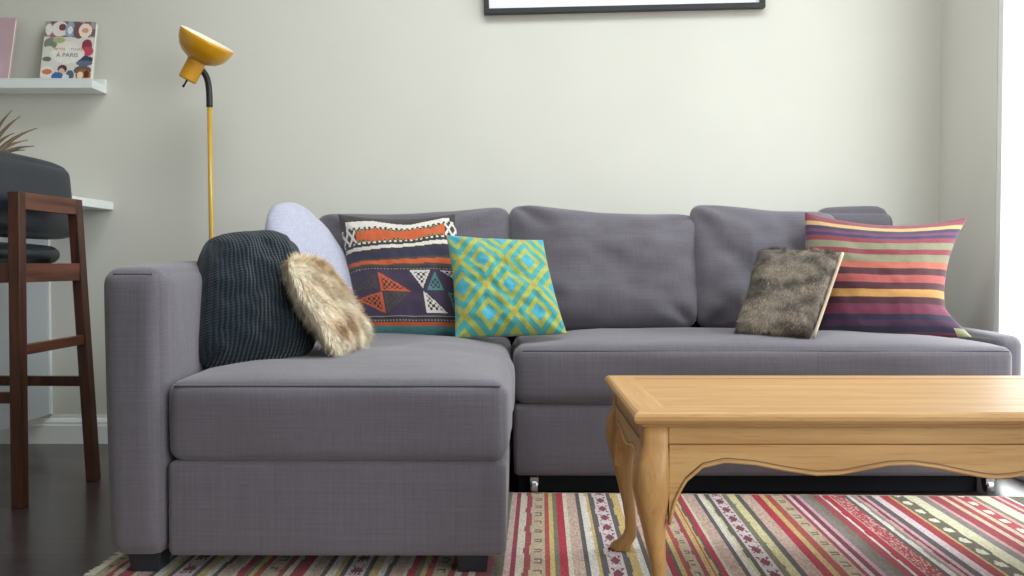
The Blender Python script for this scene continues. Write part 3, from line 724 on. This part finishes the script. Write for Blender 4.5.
    e = bpy.data.meshes.new('fringe'); bm.to_mesh(e); bm.free(); eo = bpy.data.objects.new('fringe', e); COL.objects.link(eo); eo.parent = o; eo['kind'] = 'stuff'; e.materials.append(mat('cream_fringe', 'd6cfc0', .95))
def xc_seed(i): return i*.003
rug()
# ------------------------------------------------------------------ floor lamp
LY = 3.10
LB = P(213, 243, LY); LX = LB.x
LM = thing('floor_lamp', (LX, LY, 0), 'slim yellow floor lamp with a bowl shade tipped upward', 'lamp')
bm = lathe(B(), [(0, 0), (.125, 0), (.128, .004), (.126, .012), (.06, .018), (.018, .022), (.012, .034), (0, .034)], Matrix.Translation((LX, LY, 0)), 48)
obj('base', bm, M['yellow'], LM, smooth=True)
top = P(209.5, 105, LY)
obj('pole', tube(B(), [(LX, LY, .02), (LX+(top.x-LX)*.5, LY, (top.z+.02)/2), top], .0085, 16), M['brass'], LM, smooth=True)
neck = [P(209.5, 107, LY), P(209.3, 95, LY), P(208.3, 84, LY), P(206, 76, LY), P(202, 70.5, LY-.01), P(197, 67.5, LY-.02)]
def smoothpath(pts, n=6):
    out = []; pts = [pts[0]]+pts+[pts[-1]]
    for i in range(1, len(pts)-2):
        p0, p1, p2, p3 = pts[i-1:i+3]
        for k in range(n):
            t = k/n; out.append(.5*((2*p1)+(-p0+p2)*t+(2*p0-5*p1+4*p2-p3)*t*t+(-p0+3*p1-3*p2+p3)*t**3))
    return out+[pts[-2]]
obj('gooseneck', tube(B(), smoothpath(neck), .0105, 16), M['rubber'], LM, smooth=True)
# shade axis: opening faces up and to the right, a little toward the wall
rimL, rimR = P(183, 26, LY-.03), P(232, 52.5, LY-.03)
cen = (rimL+rimR)/2; R_ = (rimR-rimL).length/2
ax = Vector((.45, -.12, .86)); e1 = (rimR-rimL).normalized(); ax = (ax-e1*ax.dot(e1)).normalized()
e2 = ax.cross(e1)
SM = Matrix(((e1.x, e2.x, ax.x, cen.x), (e1.y, e2.y, ax.y, cen.y), (e1.z, e2.z, ax.z, cen.z), (0, 0, 0, 1)))
outp = [(.030, -.094), (.045, -.090), (.068, -.078), (.088, -.058), (.100, -.034), (.1055, -.012), (.1065, 0)]
sc_ = R_/.1065
obj('lamp_shade', lathe(B(), [(0, -.0935*sc_)]+[(r*sc_, z*sc_) for r, z in outp]+[((.1055)*sc_, .001)], SM, 56), M['yellow'], LM, smooth=True)
obj('shade_lining', lathe(B(), [(.1055*sc_, .001)]+[((r-.0025)*sc_, (z+.002)*sc_) for r, z in outp[::-1]]+[(0, -.091*sc_)], SM, 56), M['cream'], LM, smooth=True)
bulb = lathe(B(), [(0, -.03), (.016, -.026), (.027, -.012), (.030, .002)][::-1] and [(.014, -.088), (.014, -.07), (.022, -.055), (.028, -.04), (.026, -.026), (.015, -.015), (0, -.012)], SM, 24)
obj('bulb', bulb, M['white'], LM, smooth=True)
sockp = [(0, -.160), (.020, -.160), (.024, -.156), (.0245, -.10), (.024, -.092), (.0, -.090)]
sd = (P(187, 83, LY-.03)-P(199, 60, LY-.03)).normalized(); sd = Vector((sd.x, 0.0, sd.z)).normalized()
f1 = Vector((0, 1, 0)); f2 = (-sd).cross(f1)
c0 = P(199, 57, LY-.03)
KM = Matrix(((f1.x, f2.x, -sd.x, c0.x), (f1.y, f2.y, -sd.y, c0.y), (f1.z, f2.z, -sd.z, c0.z), (0, 0, 0, 1)))
so = obj('socket', lathe(B(), [(0, -.087), (.026, -.087), (.030, -.083), (.030, .0), (.023, .008), (0, .008)], KM, 32), M['yellow'], LM, smooth=True, bev=.002)
e0 = KM @ Vector((0, 0, -.086)); obj('switch', tube(B(), [e0, e0+sd*.012, e0+sd*.026+Vector((-.002, 0, 0))], [.004, .003, .0045], 10), M['rubber'], so, smooth=True)
# ------------------------------------------------------------------ picture
c0, c1 = P(484, 14.5, YB-.02), P(765, 8, YB-.02); ang = math.atan2(c1.z-c0.z, c1.x-c0.x); Wp = (c1-c0).length; Hp = .72
PF = thing('framed_picture', (0, 0, 0), 'wide thin black picture frame with white mount hung above the sofa', 'picture')
PM = Matrix.Translation(((c0.x), YB-.004, c0.z)) @ Matrix.Rotation(-ang, 4, 'Y')
PF.matrix_basis = Matrix.Translation(((c0.x+c1.x)/2, YB-.004, c0.z))
def pobj(name, bm, m, bev=0, par=None):
    bm.transform(PM); return obj(name, bm, m, par or PF, bev=bev)
fw = .019; bm = B(); box(bm, (0, -.026, 0), (Wp, 0, fw)); box(bm, (0, -.026, Hp-fw), (Wp, 0, Hp)); box(bm, (0, -.026, fw), (fw, 0, Hp-fw)); box(bm, (Wp-fw, -.026, fw), (Wp, 0, Hp-fw))
pobj('frame', bm, M['frame'], .0015)
mt = pobj('mount', box(B(), (fw, -.012, fw), (Wp-fw, -.002, Hp-fw)), M['mat'])
# ------------------------------------------------------------------ picture ledge with two books
LS = thing('picture_ledge', (-1.95, YB, 1.38), 'white picture ledge high on the wall carrying two books', 'shelf')
e_ = P(107, 94, YB); lz0, lz1 = P(107, 94, YB).z, P(107, 80, YB).z
lx1 = e_.x; lx0 = -2.5; ly0 = YB-.118
obj('shelf_board', box(B(), (lx0, ly0, lz0), (lx1, YB-.001, lz0+.028)), M['white'], LS, bev=.0015)
obj('back_rail', box(B(), (lx0, YB-.014, lz0+.028), (lx1, YB-.001, lz1)), M['white'], LS, bev=.0015)
obj('front_lip', box(B(), (lx0, ly0, lz0+.028), (lx1, ly0+.010, lz0+.034)), M['white'], LS, bev=.0015)
def book(name, W_, H_, D_, loc, tilt, yaw, label, cover, colf=None, rz=0):
    t = thing(name, loc, label, 'book', 'books on the picture ledge')
    Mx = Matrix.Translation(loc) @ Matrix.Rotation(yaw, 4, 'Z') @ Matrix.Rotation(-tilt, 4, 'X') @ Matrix.Rotation(rz, 4, 'Y')
    bm = box(B(), (-W_/2+.002, .0025, .003), (W_/2-.003, D_-.0025, H_-.003)); bm.transform(Mx); obj('pages', bm, mat('page_paper', 'ece6da', .8, scale=300, stretch=(1, 1, 1)), t)
    bm = B(); box(bm, (-W_/2, .0003, 0), (W_/2, .0025, H_)); box(bm, (-W_/2, D_-.0025, 0), (W_/2, D_, H_)); box(bm, (-W_/2-.0005, 0, 0), (-W_/2+.002, D_, H_)); bm.transform(Mx)
    cv = obj('cover', bm, cover, t)
    if colf:
        nu, nv = 76, 90; V = []; Fc = []; C = []
        for j in range(nv+1):
            for i in range(nu+1): V.append(Mx @ Vector((-W_/2+W_*i/nu, -.0003, H_*j/nv)))
        for j in range(nv):
            for i in range(nu):
                k = j*(nu+1)+i; Fc.append((k, k+1, k+nu+2, k+nu+1)); C.append(colf((i+.5)/nu, 1-(j+.5)/nv))
        me = meshfrom('cover_print', V, Fc); setcol(me, C); o = link('cover_print', me, M['print'], cv)
        for txt, u, v, sz, c in (('PETITS', .33, .49, .0115, 'c25b4c'), ('TOURS', .66, .49, .0115, 'b98a7a'), ('À PARIS', .49, .60, .019, '77706d')):
            cu = bpy.data.curves.new('lettering', 'FONT'); cu.body = txt; cu.size = sz*1.15; cu.align_x = 'CENTER'; cu.extrude = .0002
            to = bpy.data.objects.new('lettering_src', cu); COL.objects.link(to); dg = bpy.context.evaluated_depsgraph_get()
            me = bpy.data.meshes.new_from_object(to.evaluated_get(dg)); bpy.data.objects.remove(to)
            me.transform(Mx @ Matrix.Translation((-W_/2+W_*u, -.0009, H_*(1-v))) @ Matrix.Rotation(PI/2, 4, 'X'))
            link('lettering', me, mat('ink_'+c, c, .5), cv)
    return t
blobs = [(.18, .16, .13, .12, 'a8647a'), (.30, .13, .16, .13, 'e3dcd6'), (.34, .10, .07, .06, '7d4257'), (.08, .14, .07, .1, 'e0ddd8'), (.50, .14, .10, .13, '9aa5bb'), (.50, .15, .05, .07, 'dfe3e8'), (.68, .15, .12, .14, '74545c'), (.80, .15, .13, .12, 'efdccb'), (.80, .15, .07, .04, 'd99a86'),
         (.14, .38, .13, .10, '7b8574'), (.30, .32, .12, .05, 'a9b27e'), (.12, .52, .12, .10, 'd5d6cd'), (.10, .64, .09, .04, '6e7468'), (.86, .40, .10, .10, '8e3848'), (.88, .50, .12, .08, 'c04a64'), (.85, .64, .16, .06, '3a4660'), (.84, .70, .16, .05, '5d6e84'),
         (.13, .86, .14, .10, 'e8e1d6'), (.13, .85, .10, .045, 'cc7a58'), (.42, .80, .09, .07, '5b3a34'), (.41, .84, .06, .05, 'dcb9a5'), (.34, .93, .12, .08, '3f6fa6'), (.58, .90, .08, .08, '54657c'), (.50, .94, .07, .05, 'd6d8dc'), (.82, .82, .17, .08, '6a5b58'), (.84, .90, .15, .10, 'a86236'), (.78, .90, .06, .06, 'ead8bc'), (.90, .88, .05, .06, '5b2f20'),
         (.49, .44, .22, .10, 'e4e0d9'), (.49, .54, .34, .14, 'e4e0d9'), (.49, .56, .30, .15, 'e8e5df')]
def coverart(u, v):
    c = HEX('d9d6d0')
    if v < .27: c = HEX('6f6466') if (int(u*9)+int(v*8)) % 2 else HEX('a79a98')
    if v > .96 and u < .5: c = HEX('3a4048')
    for x, y, a, b, h in blobs:
        if ((u-x)/a)**2+((v-y)/b)**2 < 1: c = HEX(h)
    return c
bz = lz0+.0285
bl, br_ = P(37.5, 84, YB-.10), P(91, 84, YB-.10); bW = (br_.x-bl.x)*.93; tl = P(40, 22, YB-.04)
book('cookbook', bW, .232, .022, ((bl.x+br_.x)/2, YB-.094, bz), math.radians(15), math.radians(4), 'cookbook covered in small colourful photographs leaning on the ledge', mat('grey_cover', 'cfc9c4', .5), coverart, rz=0)
book('paperback_book', .19, .245, .016, (P(14, 82, YB-.08).x-.114, YB-.090, bz), math.radians(13), 0, 'pale pink book cut off by the left edge of the photo', mat('pink_cover', 'c8a9b4', .5, var=.05), None, rz=math.radians(1.0))
# ------------------------------------------------------------------ wall bar counter
CX1 = P(113.5, 203, YB).x; cz1, cz0 = P(113.5, 202, YB).z, P(113.5, 210, YB).z
CT = thing('bar_counter', (-2.1, 3.18, 0), 'white bar counter against the wall behind the stool', 'counter')
obj('countertop', box(B(), (-2.9, 3.0, cz0), (CX1, YB-.001, cz1)), M['white'], CT, bev=.002)
pxX = P(50.5, 350, YB).x
obj('side_panel', box(B(), (pxX-.03, 3.02, .108), (pxX, YB-.0175, cz0-.0005)), mat('grey_white_panel', 'b9bfc2', .3, .5, var=.01), CT, bev=.0015)
obj('panel_edge', box(B(), (pxX-.004, YB-.017, .108), (pxX+.006, YB-.001, cz0-.0005)), M['white'], CT)
# ------------------------------------------------------------------ potted plant on the counter
PX, PY = -1.86, 3.18
PT = thing('potted_plant', (PX, PY, cz1), 'spiky brown-leaved plant standing on the bar counter', 'plant')
obj('pot', lathe(B(), [(0, 0), (.045, 0), (.058, .075), (.062, .078), (.062, .088), (.054, .088), (.052, .074), (0, .074)], Matrix.Translation((PX, PY, cz1)), 32), M['terra'], PT, smooth=True, bev=.001)
obj('soil', lathe(B(), [(0, .079), (.0515, .079), (.051, .070), (0, .070)], Matrix.Translation((PX, PY, cz1)), 24), M['soil'], PT)
bm = B(); random.seed(9)
tips = [(6, 117, 0), (20, 116, -.02), (37, 128, .04), (34, 146, -.05), (25, 150, -.02), (-4, 112, .03), (14, 133, .06), (-20, 118, 0), (-32, 128, .04), (-36, 142, -.04), (2, 140, -.08), (-12, 106, .02), (28, 140, .08), (12, 110, .05)]
b0 = Vector((PX, PY, cz1+.075))
for tx, ty, dy in tips:
    e = P(tx, ty, PY+dy); dvec = e-b0; s = dvec.cross(Vector((0, 1, 0))).normalized()
    prev = None
    for k in range(9):
        t = k/8; c = b0.lerp(e, t)+Vector((0, 0, .03*math.sin(t*PI)*(1 if abs(dvec.x) > .05 else .2))); w_ = 0.0095*math.sin(PI*min(1, .15+t*.85))**.7*(1-t*.5)+.0003
        cur = [bm.verts.new(c-s*w_), bm.verts.new(c+Vector((0, .002, -.0015))), bm.verts.new(c+s*w_), bm.verts.new(c+Vector((0, -.001, .0012)))]
        if prev:
            for q in range(4): bm.faces.new((prev[q], prev[(q+1) % 4], cur[(q+1) % 4], cur[q]))
        prev = cur
obj('foliage', bm, M['leaf'], PT, smooth=True)
# ------------------------------------------------------------------ bar stool
ST = thing('bar_stool', (-1.58, 2.66, 0), 'walnut bar stool with a dark leather seat and back', 'stool')
def post(a, b, wa, da, wb, db, name='leg', m='walnut'):
    a = Vector(a); b = Vector(b)
    lo = [a+Vector((sx*wa/2, sy*da/2, 0)) for sx, sy in ((-1, -1), (1, -1), (1, 1), (-1, 1))]
    hi = [b+Vector((sx*wb/2, sy*db/2, 0)) for sx, sy in ((-1, -1), (1, -1), (1, 1), (-1, 1))]
    return obj(name, prism(B(), lo, hi), M[m], ST, bev=.003)
A0, A1 = P(20, 509, 2.47), P(16.5, 191, 2.49); B0, B1 = P(93.5, 481, 2.78), P(74.5, 200, 2.80)
A0.z = B0.z = 0; zt = (A1.z+B1.z)/2; A1.z = B1.z = zt
post(A0, A1, .032, .036, .032, .036); post(B0, B1, .030, .040, .030, .040)
C0, C1 = Vector((-1.76, 2.47, 0)), Vector((-1.70, 2.50, .665)); D0, D1 = Vector((-1.74, 2.80, 0)), Vector((-1.69, 2.80, .665))
post(C0, C1, .032, .038, .034, .040); post(D0, D1, .032, .038, .034, .040)
def at(a, b, z): return a.lerp(b, (z-a.z)/(b.z-a.z))
def rung(p, q, h, t, name='stretcher', m='walnutY'):
    p = Vector(p); q = Vector(q); d = (q-p).normalized(); s = d.cross(Vector((0, 0, 1))).normalized()*t/2; u = Vector((0, 0, h/2))
    return obj(name, prism(B(), [p-s-u, p+s-u, p+s+u, p-s+u], [q-s-u, q+s-u, q+s+u, q-s+u]), M[m], ST, bev=.002)
rung(at(A0, A1, zt-.024)+Vector((0, .02, 0)), at(B0, B1, zt-.024)-Vector((0, .018, 0)), .047, .026, 'back_rail')
rung(at(A0, A1, .635)+Vector((0, .02, 0)), at(B0, B1, .635)-Vector((0, .018, 0)), .052, .022, 'seat_rail')
rung(at(C0, C1, .635)+Vector((0, .018, 0)), at(D0, D1, .635)-Vector((0, .018, 0)), .052, .022, 'seat_rail')
rung(at(B0, B1, .635)-Vector((.012, 0, 0)), at(D0, D1, .635)+Vector((.014, 0, 0)), .052, .022, 'seat_rail', 'walnut')
rung(at(A0, A1, .635)-Vector((.014, 0, 0)), at(C0, C1, .635)+Vector((.014, 0, 0)), .052, .022, 'seat_rail', 'walnut')
rung(at(A0, A1, .425)+Vector((0, .02, 0)), at(B0, B1, .43)-Vector((0, .018, 0)), .028, .020)
rung(at(B0, B1, .303)-Vector((.012, 0, 0)), at(D0, D1, .303)+Vector((.012, 0, 0)), .030, .020, m='walnut')
rung(at(A0, A1, .298)-Vector((.014, 0, 0)), at(C0, C1, .298)+Vector((.012, 0, 0)), .030, .020, m='walnut')
rung(at(C0, C1, .22)+Vector((0, .018, 0)), at(D0, D1, .22)-Vector((0, .018, 0)), .030, .020)
def dish(g): return g
soft_box('seat', (-1.80, 2.445, .662), (-1.402, 2.845, .712), .024, M['leather'], ST, crown=(.01, .01, .012), seed=1)
def curveback(g):
    t = (g.y-2.695)/.26; g = g.copy(); g.x += -.012*t*t+(-.02*(g.z-.74)/.24)
    return g
soft_box('backrest', (-1.452, 2.435, .745), (-1.392, 2.955, .965), .028, M['leather'], ST, crown=(.008, .008, .012), seed=2, shape=curveback)
bolt = lathe(B(), [(0, 0), (.0045, 0), (.004, .0015), (0, .002)], Matrix.Translation(at(A0, A1, zt-.024)+Vector((.0125, .075, 0))) @ Matrix.Rotation(PI/2, 4, 'Y'), 14)
obj('screw', bolt, M['rubber'], ST)
